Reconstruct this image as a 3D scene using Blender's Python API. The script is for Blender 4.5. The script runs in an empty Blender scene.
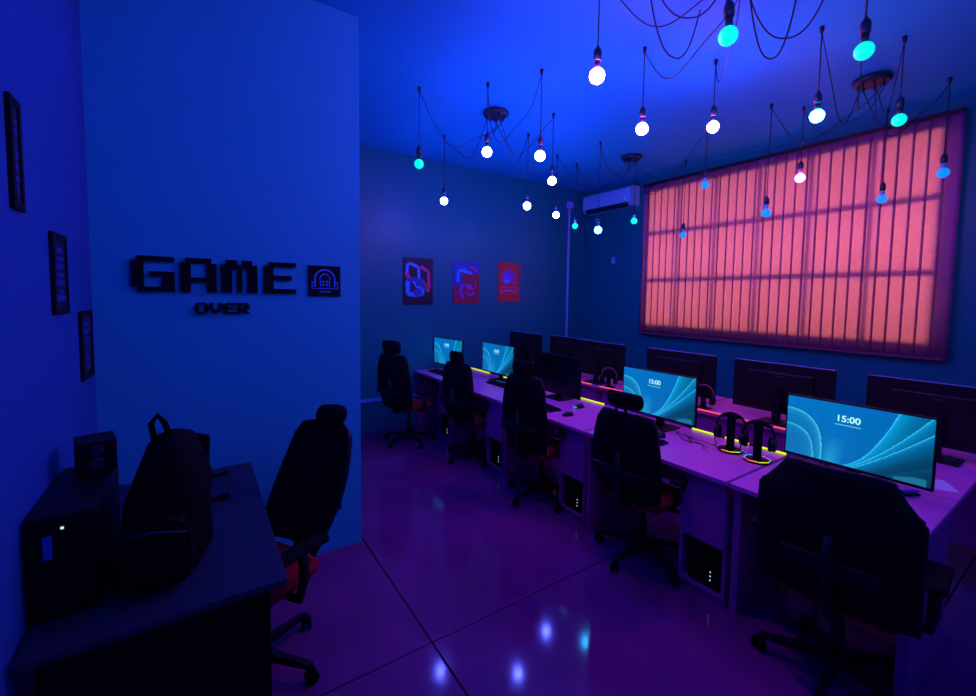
import bpy, bmesh, math, random
from mathutils import Vector, Matrix
random.seed(7)
PI = math.pi
C = bpy.context.scene.collection
H = 1.75                      # lens height above the floor
ZC = 3.58                     # ceiling height
XL, XE, YP, YF, XW, YB = -0.45, 0.925, 2.95, 5.36, 5.69, -2.2

# ------------------------------------------------------------------ materials
def L(c):                     # sRGB 0-255 -> linear
    return tuple(((x/255)/12.92 if x/255 <= .04045 else ((x/255+.055)/1.055)**2.4) for x in c)
def mat(name, col, rough=.5, metal=0, bump=0, scale=30, vary=0, spec=.5, coat=0):
    m = bpy.data.materials.new(name); m.use_nodes = True
    nt = m.node_tree; b = nt.nodes['Principled BSDF']
    b.inputs['Base Color'].default_value = (*col, 1)
    b.inputs['Roughness'].default_value = rough
    b.inputs['Metallic'].default_value = metal
    b.inputs['Specular IOR Level'].default_value = spec
    b.inputs['Coat Weight'].default_value = coat
    if bump or vary:
        tc = nt.nodes.new('ShaderNodeTexCoord')
        n = nt.nodes.new('ShaderNodeTexNoise'); n.inputs['Scale'].default_value = scale; n.inputs['Detail'].default_value = 5
        nt.links.new(tc.outputs['Object'], n.inputs['Vector'])
        if bump:
            bp = nt.nodes.new('ShaderNodeBump'); bp.inputs['Strength'].default_value = bump; bp.inputs['Distance'].default_value = .01
            nt.links.new(n.outputs['Fac'], bp.inputs['Height']); nt.links.new(bp.outputs['Normal'], b.inputs['Normal'])
        if vary:
            r = nt.nodes.new('ShaderNodeValToRGB')
            r.color_ramp.elements[0].position = .3; r.color_ramp.elements[1].position = .7
            r.color_ramp.elements[0].color = (*[x*(1-vary) for x in col], 1); r.color_ramp.elements[1].color = (*[min(1, x*(1+vary)) for x in col], 1)
            nt.links.new(n.outputs['Fac'], r.inputs['Fac']); nt.links.new(r.outputs['Color'], b.inputs['Base Color'])
    return m
def emis(name, col, s):
    m = bpy.data.materials.new(name); m.use_nodes = True
    nt = m.node_tree; b = nt.nodes['Principled BSDF']
    b.inputs['Base Color'].default_value = (.02, .02, .02, 1)
    b.inputs['Emission Color'].default_value = (*col, 1); b.inputs['Emission Strength'].default_value = s
    return m
M = {}
M['ceiling'] = mat('ceiling paint', (.008, .44, .74), .62, spec=.25, bump=.03, scale=60)
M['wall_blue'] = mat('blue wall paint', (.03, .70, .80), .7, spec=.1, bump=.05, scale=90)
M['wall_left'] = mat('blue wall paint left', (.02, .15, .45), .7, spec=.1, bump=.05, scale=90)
M['wall_dark'] = mat('dark teal wall paint', (.002, .22, .24), .38, spec=.28, bump=.02, scale=60)
M['trim_blue'] = mat('pale trunking plastic', (.25, .45, .9), .4)
M['black'] = mat('black plastic', (.006, .007, .009), .45, spec=.35)
M['matte'] = mat('matte black', (.004, .005, .007), .8, spec=.15)
M['screen_off'] = mat('switched off screen', (.004, .004, .006), .25, spec=.4)
M['mesh'] = mat('black mesh fabric', (.006, .008, .011), .85, spec=.15, bump=.5, scale=400)
M['red'] = mat('red seat fabric', (.38, .006, .03), .8, spec=.2, bump=.3, scale=300)
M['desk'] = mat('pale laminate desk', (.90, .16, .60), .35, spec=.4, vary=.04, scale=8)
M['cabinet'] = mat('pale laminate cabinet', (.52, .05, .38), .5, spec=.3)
M['darktable'] = mat('dark grey laminate', (.02, .04, .07), .45, spec=.3)
M['white'] = mat('bluish white plastic', (.22, .62, .95), .35)
M['paper'] = mat('white paper', (.8, .85, .95), .8)
M['blue_item'] = mat('blue plastic', (.05, .15, .6), .4)
M['socket'] = mat('dark bakelite', (.01, .03, .045), .4)
M['cord'] = mat('dark cable', (.006, .012, .03), .6)
M['frame'] = mat('window frame', (.12, .12, .13), .5)
M['mbronze'] = mat('dark monitor shell', (.014, .005, .009), .4, spec=.5)
M['letter'] = mat('black foam board', (.003, .008, .012), .7, spec=.2)
M['canvas'] = mat('black nylon', (.003, .004, .006), .8, spec=.12, bump=.4, scale=120)
# floor: large polished cement slabs with dark joints
m = mat('polished cement floor', (.20, .10, .24), .16, spec=.5); M['floor'] = m
nt = m.node_tree; b = nt.nodes['Principled BSDF']
tc = nt.nodes.new('ShaderNodeTexCoord')
n1 = nt.nodes.new('ShaderNodeTexNoise'); n1.inputs['Scale'].default_value = 1.7; n1.inputs['Detail'].default_value = 7
nt.links.new(tc.outputs['Object'], n1.inputs['Vector'])
r = nt.nodes.new('ShaderNodeValToRGB'); r.color_ramp.elements[0].position = .3; r.color_ramp.elements[1].position = .75
r.color_ramp.elements[0].color = (.15, .015, .14, 1); r.color_ramp.elements[1].color = (.27, .035, .23, 1)
nt.links.new(n1.outputs['Fac'], r.inputs['Fac']); nt.links.new(r.outputs['Color'], b.inputs['Base Color'])
r2 = nt.nodes.new('ShaderNodeMapRange'); r2.inputs['To Min'].default_value = .055; r2.inputs['To Max'].default_value = .12
nt.links.new(n1.outputs['Fac'], r2.inputs['Value']); nt.links.new(r2.outputs['Result'], b.inputs['Roughness'])
# blind fabric: lets daylight through
def blind_mat():
    m = bpy.data.materials.new('salmon blind fabric'); m.use_nodes = True
    nt = m.node_tree; nt.nodes.clear()
    out = nt.nodes.new('ShaderNodeOutputMaterial'); mix = nt.nodes.new('ShaderNodeMixShader'); mix.inputs[0].default_value = .5
    d = nt.nodes.new('ShaderNodeBsdfDiffuse'); t = nt.nodes.new('ShaderNodeBsdfTranslucent')
    tc = nt.nodes.new('ShaderNodeTexCoord'); mp = nt.nodes.new('ShaderNodeMapping'); mp.inputs['Scale'].default_value = (25, 25, 160)
    n = nt.nodes.new('ShaderNodeTexNoise'); n.inputs['Scale'].default_value = 1; n.inputs['Detail'].default_value = 6
    r = nt.nodes.new('ShaderNodeValToRGB'); r.color_ramp.elements[0].position = .3; r.color_ramp.elements[1].position = .7
    r.color_ramp.elements[0].color = (.52, .22, .22, 1); r.color_ramp.elements[1].color = (.70, .35, .32, 1)
    nt.links.new(tc.outputs['Object'], mp.inputs['Vector']); nt.links.new(mp.outputs['Vector'], n.inputs['Vector'])
    nt.links.new(n.outputs['Fac'], r.inputs['Fac']); nt.links.new(r.outputs['Color'], t.inputs['Color'])
    d.inputs['Color'].default_value = (.4, .12, .5, 1)
    nt.links.new(d.outputs[0], mix.inputs[1]); nt.links.new(t.outputs[0], mix.inputs[2]); nt.links.new(mix.outputs[0], out.inputs[0])
    return m
M['blind'] = blind_mat()
def glass_mat():
    m = bpy.data.materials.new('window glass'); m.use_nodes = True
    nt = m.node_tree; nt.nodes.clear()
    out = nt.nodes.new('ShaderNodeOutputMaterial'); mix = nt.nodes.new('ShaderNodeMixShader'); mix.inputs[0].default_value = .07
    t = nt.nodes.new('ShaderNodeBsdfTransparent'); g = nt.nodes.new('ShaderNodeBsdfGlossy'); g.inputs['Roughness'].default_value = .02
    nt.links.new(t.outputs[0], mix.inputs[1]); nt.links.new(g.outputs[0], mix.inputs[2]); nt.links.new(mix.outputs[0], out.inputs[0])
    return m
M['glass'] = glass_mat()
def screen_mat():
    m = bpy.data.materials.new('lit screen'); m.use_nodes = True
    nt = m.node_tree; b = nt.nodes['Principled BSDF']
    a = nt.nodes.new('ShaderNodeVertexColor'); a.layer_name = 'picture'
    b.inputs['Base Color'].default_value = (.01, .01, .012, 1); b.inputs['Roughness'].default_value = .35
    nt.links.new(a.outputs['Color'], b.inputs['Emission Color']); b.inputs['Emission Strength'].default_value = .85
    return m
M['screen'] = screen_mat()
M['clock'] = emis('clock digits', (.45, 1, .9), 1.1)
M['date'] = emis('date line', (.2, .75, .9), .8)
M['led_yellow'] = emis('yellow green LED', (.62, .80, .0), 1.3)
M['led_red'] = emis('red LED', (1, .07, .09), 1.2)
M['led_orange'] = emis('orange LED', (1, .35, .05), 1.2)
M['led_cyan'] = emis('cyan LED', (.0, .6, .9), 1.2)
M['led_pink'] = emis('pink LED', (1, .05, .35), 1.2)
M['led_blue'] = emis('blue LED', (.05, .3, 1), 1.2)
M['led_white'] = emis('white indicator', (.5, .9, 1), 1)
BULB = {   # what the lamps give off
    'violet': emis('violet blue lamp', (.08, .095, 1), 195),
    'magenta': emis('magenta violet lamp', (.85, .10, 1), 250),
    'white': emis('icy white lamp', (.02, .34, 1), 70),
    'teal': emis('teal lamp', (.0, .80, .62), 1.6),
    'green': emis('green cyan lamp', (.0, .86, .74), 1.15),
    'azure': emis('azure lamp', (.0, .20, 1), 1.4),
    'orchid': emis('orchid lamp', (1, .03, .55), 120),
}

# ------------------------------------------------------------------ helpers
def box(bm, a, b, bev=0, mtx=None, mi=0):
    vs = [bm.verts.new((x, y, z)) for x in (a[0], b[0]) for y in (a[1], b[1]) for z in (a[2], b[2])]
    fs = [bm.faces.new([vs[i] for i in q]) for q in ((0,1,3,2), (4,6,7,5), (0,4,5,1), (2,3,7,6), (0,2,6,4), (1,5,7,3))]
    for f in fs: f.material_index = mi
    if bev:
        es = list({e for f in fs for e in f.edges})
        r = bmesh.ops.bevel(bm, geom=es, offset=bev, segments=2, affect='EDGES', profile=.5)
        vs = list({v for f in r['faces'] for v in f.verts} | {v for v in vs if v.is_valid})
    if mtx is not None:
        for v in vs: v.co = mtx @ v.co
    return vs
def tube(bm, pts, r, seg=8, cap=True, closed=False):
    pts = [Vector(p) for p in pts]; n = len(pts); rr = r if isinstance(r, (list, tuple)) else [r]*n
    rings = []; up = None
    for i, p in enumerate(pts):
        if closed: t = (pts[(i+1) % n]-pts[i-1])
        else: t = (pts[min(i+1, n-1)]-pts[max(i-1, 0)])
        t.normalize()
        if up is None: up = Vector((0, 0, 1)) if abs(t.z) < .9 else Vector((1, 0, 0))
        u = (up - t*up.dot(t))
        if u.length < 1e-4: u = t.orthogonal()
        u.normalize(); w = t.cross(u); up = u
        rings.append([bm.verts.new(p + (u*math.cos(2*PI*k/seg) + w*math.sin(2*PI*k/seg))*rr[i]) for k in range(seg)])
    for i in range(n if closed else n-1):
        A, B = rings[i], rings[(i+1) % n]
        for k in range(seg): bm.faces.new((A[k], A[(k+1) % seg], B[(k+1) % seg], B[k])).smooth = True
    if cap and not closed:
        bm.faces.new(rings[0][::-1]); bm.faces.new(rings[-1])
def lathe(bm, prof, seg=20, mtx=None):
    rings = []
    for r, z in prof:
        if r < 1e-5: rings.append([bm.verts.new((0, 0, z))])
        else: rings.append([bm.verts.new((r*math.cos(2*PI*k/seg), r*math.sin(2*PI*k/seg), z)) for k in range(seg)])
    for A, B in zip(rings, rings[1:]):
        for k in range(seg):
            q = [A[k % len(A)], A[(k+1) % len(A)], B[(k+1) % len(B)], B[k % len(B)]]
            q = list(dict.fromkeys(q))
            if len(q) > 2: bm.faces.new(q).smooth = True
    if len(rings[0]) > 1: bm.faces.new(rings[0][::-1])
    if len(rings[-1]) > 1: bm.faces.new(rings[-1])
    if mtx is not None:
        for R in rings:
            for v in R: v.co = mtx @ v.co
def prism(bm, pts, y0, y1, axis='y', mtx=None):
    f = {'y': lambda a, b, t: (a, t, b), 'x': lambda a, b, t: (t, a, b), 'z': lambda a, b, t: (a, b, t)}[axis]
    A = [bm.verts.new(f(a, b, y0)) for a, b in pts]; B = [bm.verts.new(f(a, b, y1)) for a, b in pts]
    bm.faces.new(A); bm.faces.new(B[::-1]); n = len(pts)
    for i in range(n): bm.faces.new((A[i], B[i], B[(i+1) % n], A[(i+1) % n]))
    if mtx is not None:
        for v in A+B: v.co = mtx @ v.co
def obj(name, bm, m, parent=None, label=None):
    bmesh.ops.recalc_face_normals(bm, faces=bm.faces[:])
    me = bpy.data.meshes.new(name); bm.to_mesh(me); bm.free()
    for x in (m if isinstance(m, (list, tuple)) else [m]): me.materials.append(x)
    o = bpy.data.objects.new(name, me); C.objects.link(o)
    if parent: o.parent = parent
    if label: o['label'] = label
    return o
def part(name, m, parent, *boxes, bev=0, label=None):
    bm = bmesh.new()
    for a, b in boxes: box(bm, a, b, bev)
    return obj(name, bm, m, parent, label)
def thing(name, label, cat, loc=(0, 0, 0), rz=0, group=None):
    o = bpy.data.objects.new(name, None); C.objects.link(o); o.empty_display_size = .1
    o.location = loc; o.rotation_euler = (0, 0, rz); o['label'] = label; o['category'] = cat
    if group: o['group'] = group
    return o
def tag(o, label, cat, group=None):
    o['label'] = label; o['category'] = cat
    if group: o['group'] = group
    return o
def struct(name, m, *boxes, bev=0):
    o = part(name, m, None, *boxes, bev=bev); o['kind'] = 'structure'; return o
def copy_tree(o, parent=None):
    kids = [c for c in C.objects if c.parent == o]
    c = o.copy(); C.objects.link(c); c.parent = parent
    for k in kids: copy_tree(k, c)
    return c
def rot(axis, a, loc=(0, 0, 0)): return Matrix.Translation(loc) @ Matrix.Rotation(a, 4, axis)

# ------------------------------------------------------------------ room
J = .007
bm = bmesh.new()           # slabs with recessed joints: plates over a darker bed
xs = [XL - .1, .945, 1.885+1.0, 1.885+2.95, XW+.1]; ys = [YB-.1, -.9, .5, 1.87, 3.9, YF+.1]
for i in range(len(xs)-1):
    for j in range(len(ys)-1):
        g = J/2
        box(bm, (xs[i]+(g if i else 0), ys[j]+(g if j else 0), -.03), (xs[i+1]-g, ys[j+1]-g, 0), .003)
fl = obj('floor', bm, M['floor']); fl['kind'] = 'structure'
part('floor_joint', M['matte'], fl, ((XL-.1, YB-.1, -.08), (XW+.1, YF+.1, -.006)))
struct('ceiling', M['ceiling'], ((XL-.2, YB-.2, ZC), (XW+.25, YF+.2, ZC+.15)))
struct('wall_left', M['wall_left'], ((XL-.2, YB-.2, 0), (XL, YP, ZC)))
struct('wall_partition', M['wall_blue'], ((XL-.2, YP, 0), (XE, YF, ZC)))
fw = struct('wall_far', M['wall_dark'], ((XE, YF, 0), (XW+.25, YF+.2, ZC)))
struct('wall_back', M['wall_dark'], ((XL, YB-.2, 0), (XW+.25, YB, ZC)))
WY0, WY1, WZ0, WZ1 = .98, 4.13, 1.32, 3.38
struct('wall_right', M['wall_dark'], ((XW, YB, 0), (XW+.25, WY0, ZC)), ((XW, WY1, 0), (XW+.25, YF, ZC)),
       ((XW, WY0, 0), (XW+.25, WY1, WZ0)), ((XW, WY0, WZ1), (XW+.25, WY1, ZC)))
struct('trim_1', M['trim_blue'], ((XE, YF-.022, .385), (2.55, YF, .425)), bev=.004)     # low trunking on the far wall
t = thing('window_1', 'wide window behind the salmon vertical blind', 'window', (XW+.12, 0, 0)); t['kind'] = 'structure'
del t['category']
f = .05
part('window_frame', M['frame'], t, ((-.03, WY0, WZ0), (.03, WY1, WZ0+f)), ((-.03, WY0, WZ1-f), (.03, WY1, WZ1)),
     ((-.03, WY0, WZ0+f), (.03, WY0+f, WZ1-f)), ((-.03, WY1-f, WZ0+f), (.03, WY1, WZ1-f)))
bm = bmesh.new()
for z in (2.03, 2.72): box(bm, (-.10, WY0+f, z-.028), (.03, WY1-f, z+.028))
for k in range(1, 6):
    y = WY0 + (WY1-WY0)*k/6; box(bm, (-.04, y-.022, WZ0+f), (.03, y+.022, WZ1-f))
obj('window_bar', bm, M['frame'], t)
part('window_pane', M['glass'], t, ((.005, WY0+f, WZ0+f), (.009, WY1-f, WZ1-f)))

# vertical blind
BY0, BY1, BZ0, BZ1 = .91, 4.20, 1.24, 3.45
bl = thing('vertical_blind', 'wide salmon pink vertical blind glowing with daylight on the right wall', 'blind', (XW-.06, 0, 0))
part('head_rail', M['mbronze'], bl, ((-.02, BY0, BZ1-.02), (.02, BY1, BZ1+.02)), ((.02, BY0+.3, BZ1-.01), (.06, BY0+.36, BZ1+.01)), ((.02, BY1-.36, BZ1-.01), (.06, BY1-.3, BZ1+.01)), bev=.004)
bm = bmesh.new(); N = 31; pitch = (BY1-BY0)/N
for k in range(N):
    yc = BY0 + pitch*(k+.5); w = .127/2; a = math.radians(11 + random.uniform(-3, 3))
    cols = []
    for j in range(5):
        s = -1 + j/2; bow = .006*(1-s*s)
        x = s*w*math.sin(a) - bow; y = yc + s*w*math.cos(a)
        cols.append([bm.verts.new((x, y, z)) for z in (BZ0, BZ1-.02)])
    for A, B in zip(cols, cols[1:]): bm.faces.new((A[0], B[0], B[1], A[1])).smooth = True
sl = obj('slats', bm, M['blind'], bl)
md = sl.modifiers.new('thick', 'SOLIDIFY'); md.thickness = .0008
bm = bmesh.new()
box(bm, (-.03, BY0+.02, BZ0-.012), (-.02, BY1-.02, BZ0+.012)); box(bm, (.02, BY0+.02, BZ0-.006), (.024, BY1-.02, BZ0+.0))
obj('hem_strip', bm, mat('plum blind hem', (.20, .04, .12), .6), bl)

# far wall: conduit in the corner, junction box, plate
t = thing('cable_conduit', 'pale vertical conduit running down the far wall beside the corner', 'conduit', (5.22, YF, 0))
part('channel', M['trim_blue'], t, ((-.016, -.025, 0), (.016, 0, 3.30)), bev=.004)
part('junction_box', M['trim_blue'], t, ((-.06, -.05, 3.26), (.06, 0, 3.36)), bev=.008)
t = thing('wall_socket', 'small pale blue wall plate on the dark wall below the air conditioner', 'socket', (XW, 4.78, 2.38))
part('plate', M['trim_blue'], t, ((-.012, -.035, -.055), (0, .035, .055)), bev=.003)
part('switch', M['white'], t, ((-.018, -.012, -.03), (-.012, .012, .03)), bev=.002)

# air conditioner
ac = thing('air_conditioner', 'white split air conditioner high on the wall in the far right corner', 'air conditioner', (XW, 4.80, 3.18))
bm = bmesh.new()
prism(bm, [(0, .0), (-.16, .0), (-.21, .05), (-.22, .12), (-.21, .27), (-.17, .30), (0, .30)], -.49, .49, 'y')
obj('body', bm, M['white'], ac)
bm = bmesh.new(); prism(bm, [(-.165, -.004), (-.222, .052), (-.228, .05), (-.17, -.012)], -.43, .43, 'y')
obj('louver', bm, M['socket'], ac)
part('indicator_light', M['led_cyan'], ac, ((-.222, -.40, .10), (-.217, -.38, .12)))

# ------------------------------------------------------------------ posters
def stroke(bm, pts, w, y):
    for (a, b), (c, d) in zip(pts, pts[1:]):
        l = math.hypot(c-a, d-b) or 1e-6; nx, nz = -(d-b)/l*w/2, (c-a)/l*w/2
        bm.faces.new([bm.verts.new((p, y, q)) for p, q in ((a-nx, b-nz), (c-nx, d-nz), (c+nx, d+nz), (a+nx, b+nz))])
pal = {'b': mat('sky blue print', (.05, .42, 1), .5), 'r': mat('pink red print', (.85, .04, .25), .5),
       'd': mat('deep blue print', (.02, .07, .45), .5), 'm': mat('maroon print', (.35, .02, .06), .5),
       'o': mat('brick print', (.65, .05, .05), .5), 'v': mat('violet print', (.2, .08, .8), .5), 'k': mat('ink print', (.004, .006, .02), .5), 'w': mat('pale blue print', (.3, .6, 1), .5)}
def poster(x0, x1, z0, z1, label, bg, strokes, patches=()):
    w, h = x1-x0, z1-z0
    t = thing('wall_poster', label, 'poster', ((x0+x1)/2, YF, (z0+z1)/2), 0, None)
    part('board', pal[bg], t, ((-w/2, -.015, -h/2), (w/2, 0, h/2)))
    lay = .0155
    for c, (a, b, c2, d) in patches:
        bm = bmesh.new(); q = lambda u, v: ((u-.5)*w, (v-.5)*h)
        (ax, az), (bx, bz) = q(a, b), q(c2, d)
        box(bm, (ax, -lay, az), (bx, -.0145, bz)); obj('printed_shape', bm, pal[c], t); lay += .0006
    for c, wd, pts in strokes:
        bm = bmesh.new(); lay += .0006
        stroke(bm, [((u-.5)*w, (v-.5)*h) for u, v in pts], wd, -lay)
        obj('printed_line', bm, pal[c], t)
poster(2.25, 2.68, 1.64, 2.26, 'dark poster with sky blue and pink neon lines, leftmost on the far wall', 'k', [
    ('b', .04, [(.12, .60), (.12, .84), (.22, .87), (.5, .80), (.52, .56)]),
    ('r', .04, [(.08, .70), (.12, .60), (.22, .58)]), ('r', .045, [(.58, .82), (.75, .74), (.84, .72), (.86, .35), (.78, .28)]),
    ('b', .05, [(.12, .5), (.14, .22), (.3, .2), (.62, .22), (.66, .34)]), ('b', .03, [(.32, .5), (.42, .38), (.62, .34)]),
    ('d', .05, [(.14, .52), (.35, .54), (.6, .5)]), ('r', .02, [(.66, .5), (.74, .44), (.74, .34)]), ('d', .09, [(.35, .26), (.6, .26)])],
    [('d', (.1, .18, .7, .56)), ('k', (.24, .28, .44, .46))])
poster(3.0, 3.43, 1.65, 2.25, 'maroon and navy poster with a bent blue line, middle of the three', 'd', [
    ('b', .04, [(.16, .52), (.18, .76), (.24, .80), (.72, .73)]), ('r', .025, [(.62, .84), (.72, .88), (.9, .78)]),
    ('b', .02, [(.42, .86), (.5, .8)]), ('v', .035, [(.42, .46), (.3, .42), (.27, .26), (.38, .14)]),
    ('v', .03, [(.5, .28), (.6, .2), (.75, .22), (.8, .3)]), ('r', .015, [(.86, .52), (.85, .38), (.6, .35)])],
    [('m', (0, 0, 1, .42)), ('m', (.34, .3, 1, .72)), ('v', (.5, .36, .72, .46))])
poster(3.78, 4.19, 1.68, 2.28, 'brick red poster with a violet blue centre, rightmost of the three', 'o', [
    ('v', .035, [(.2, .5), (.24, .72), (.5, .8), (.76, .7), (.78, .5)]), ('b', .04, [(.25, .52), (.5, .5)]),
    ('r', .03, [(.1, .2), (.14, .34), (.3, .38), (.7, .38), (.86, .34), (.9, .2)]), ('w', .012, [(.2, .24), (.35, .29), (.65, .29), (.8, .24)]),
    ('r', .03, [(.62, .68), (.66, .5), (.8, .46)])], [('v', (.28, .5, .6, .74)), ('b', (.26, .47, .5, .57))])

# ------------------------------------------------------------------ wall lettering
LET = {'G': [".######", "##.....", "##.....", "##.####", "##...##", "##...##", ".######"],
       'A': [".#####.", "##...##", "##...##", "##...##", "#######", "##...##", "##...##"],
       'M': [".##.##.", "#######", "##.#.##", "##.#.##", "##.#.##", "##.#.##", "##.#.##"],
       'E': [".######", "##.....", "##.....", "######.", "##.....", "##.....", "#######"],
       'O': [".#####.", "##...##", "##...##", "##...##", "##...##", "##...##", ".#####."],
       'V': ["##...##", "##...##", "##...##", "##...##", ".##.##.", "..###..", "...#..."],
       'R': ["######.", "##...##", "##...##", "##..###", "#####..", "##.###.", "##..###"]}
def letter(ch, x0, x1, z0, z1, label, group):
    bm = bmesh.new(); g = LET[ch]; cw, chh = (x1-x0)/7, (z1-z0)/7
    for r_, row in enumerate(g):
        c = 0
        while c < 7:
            if row[c] == '#':
                e = c
                while e < 7 and row[e] == '#': e += 1
                box(bm, (c*cw, -.02, (6-r_)*chh), (e*cw, 0, (7-r_)*chh)); c = e
            else: c += 1
    o = obj('wall_letter', bm, M['letter']); o.location = (x0, YP, z0); tag(o, label, 'letter', group)
from math import hypot
# camera frame (measured from the photograph's vanishing points)
Yv = Vector(((198-487)/431, -(293-324)/431, -1)).normalized()
Xv = Vector(((1130-487)/431, -(306-324)/431, -1)); Xv = (Xv - Yv*Xv.dot(Yv)).normalized(); Zv = Xv.cross(Yv)
for ch, x0, x1 in (('G', -.292, -.105), ('A', -.080, .092), ('M', .114, .300), ('E', .336, .515)):
    letter(ch, x0, x1, 1.755, 1.945, 'large black pixel letter %s on the blue wall' % ch, 'letters of the word GAME')
for i, (ch, d) in enumerate(zip('OVER', ('O', 'V', 'E', 'R'))):
    letter(ch, -.015+i*.069, -.015+i*.069+.062, 1.632, 1.695, 'small black letter %s below the word GAME' % ch, 'letters of the word OVER')
t = thing('wall_plaque', 'square black plaque with a blue domed emblem right of the word GAME', 'plaque', (.69, YP, 1.84))
part('board', M['letter'], t, ((-.10, -.015, -.098), (.10, 0, .098)), bev=.003)
bm = bmesh.new()
arc = [(.062*math.cos(PI*k/12), .01+.062*math.sin(PI*k/12)) for k in range(13)]
stroke(bm, arc, .010, -.0158); stroke(bm, [(.062, .01), (.062, -.04)], .010, -.0158); stroke(bm, [(-.062, .01), (-.062, -.04)], .010, -.0158)
arc = [(.032*math.cos(PI*k/8), .008+.036*math.sin(PI*k/8)) for k in range(9)]
stroke(bm, arc, .007, -.0158)
for x in (-.03, -.012, .012, .03): stroke(bm, [(x, -.042), (x, .006)], .005, -.0158)
for z in (-.005, -.025): stroke(bm, [(-.03, z), (.03, z)], .006, -.0158)
stroke(bm, [(-.085, -.05), (.085, -.05)], .005, -.0158); stroke(bm, [(-.035, -.07), (.035, -.07)], .008, -.0158)
stroke(bm, [(-.08, -.045), (-.08, -.01), (-.066, -.01)], .006, -.0158); stroke(bm, [(.08, -.045), (.08, -.01), (.066, -.01)], .006, -.0158)
obj('emblem', bm, pal['b'], t)

# framed pictures stepping down the left wall
def frame_l(y0, y1, z0, z1, label, k):
    t = thing('framed_picture', label, 'picture', (XL, (y0+y1)/2, (z0+z1)/2))
    w, h = (y1-y0)/2, (z1-z0)/2; b = .022
    part('frame', M['letter'], t, ((0, -w, -h), (.013, w, -h+b)), ((0, -w, h-b), (.013, w, h)), ((0, -w, -h+b), (.013, -w+b, h-b)), ((0, w-b, -h+b), (.013, w, h-b)), bev=.002)
    part('print', pal['k'], t, ((0, -w+b, -h+b), (.008, w-b, h-b)))
    bm = bmesh.new(); r2_ = random.Random(k)
    for i in range(7):
        z = -h+.05+i*(2*h-.09)/7; ww = r2_.uniform(.25, .8)*(w-b)
        box(bm, (.007, -ww, z), (.0095, ww, z+(2*h-.09)/7*r2_.uniform(.35, .8)))
    obj('artwork', bm, pal['d'], t)
frame_l(1.83, 1.925, 1.99, 2.32, 'tall black framed picture, highest on the left wall at the photo edge', 1)
frame_l(2.21, 2.42, 1.66, 1.97, 'black framed picture in the middle of the three stepping down', 2)
frame_l(2.62, 2.86, 1.34, 1.66, 'black framed picture lowest on the left wall beside the corner', 3)

# ------------------------------------------------------------------ desks
def desk(y0, y1, xf, xr, side, label, group, cab=True, leg=True):
    """side=+1: user sits at -X (front row); -1: user sits at +X"""
    t = thing('computer_desk', label, 'desk', (xf, (y0+y1)/2, 0), 0 if side > 0 else PI, group)
    w = (y1-y0)/2 - .008; dp = abs(xr-xf)
    part('tabletop', M['desk'], t, ((0, -w, .722), (dp, w, .75)), bev=.004)
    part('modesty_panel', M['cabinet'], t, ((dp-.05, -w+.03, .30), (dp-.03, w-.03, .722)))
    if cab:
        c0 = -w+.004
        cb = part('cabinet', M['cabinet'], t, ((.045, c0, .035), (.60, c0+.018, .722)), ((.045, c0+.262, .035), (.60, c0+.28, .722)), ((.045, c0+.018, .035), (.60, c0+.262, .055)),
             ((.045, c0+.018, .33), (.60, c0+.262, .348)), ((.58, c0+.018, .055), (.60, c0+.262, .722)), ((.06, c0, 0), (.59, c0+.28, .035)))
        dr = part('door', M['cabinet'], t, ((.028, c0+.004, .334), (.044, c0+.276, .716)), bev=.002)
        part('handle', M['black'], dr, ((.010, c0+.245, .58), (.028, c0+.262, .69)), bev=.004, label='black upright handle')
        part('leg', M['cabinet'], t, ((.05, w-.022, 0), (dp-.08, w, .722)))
    return t
S = [.42, 1.18, 2.25, 3.33, 4.40, 5.34]
fl_ = ['pale desk nearest the camera, under the largest lit monitor', 'pale desk with two headphone stands at its near end', 'pale desk under the switched off monitor',
       'pale desk under the second lit monitor from the far wall', 'pale desk against the far wall, in the row nearer the aisle']
desks = []
for i in range(5):
    desks.append(desk(S[i], S[i+1], 2.40, 3.17, 1, fl_[i], 'desks of the row by the aisle', cab=i > 0))
d0 = desks[0]
part('bridge_top', M['desk'], d0, ((.775, -.372, .722), (1.345, .05, .75)), bev=.004)
for y in (-.345, .345): part('leg', M['cabinet'], d0, ((.05, y-.02, 0), (.69, y+.02, .722)), bev=.003)
bl_ = ['pale desk of the window row nearest the camera', 'pale window row desk facing the two headphone stands', 'pale window row desk behind the middle lit monitor', 'pale window row desk behind the switched off monitor', 'pale desk of the window row against the far wall']
for i in range(5):
    y0 = -.05 if i == 0 else S[i]
    desk(y0, S[i+1], 4.50, 3.76, -1, bl_[i], 'desks of the row by the window', cab=False).rotation_euler.z = PI
for i, o in enumerate([o for o in C.objects if o.name.startswith('computer_desk') and o.rotation_euler.z > 1]):
    y0 = -.05 if i == 0 else S[i]; w = (S[i+1]-y0)/2-.004
    for y in (-w+.03, w-.03): part('leg', M['cabinet'], o, ((.05, y-.02, 0), (.68, y+.02, .722)), bev=.003)

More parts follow.
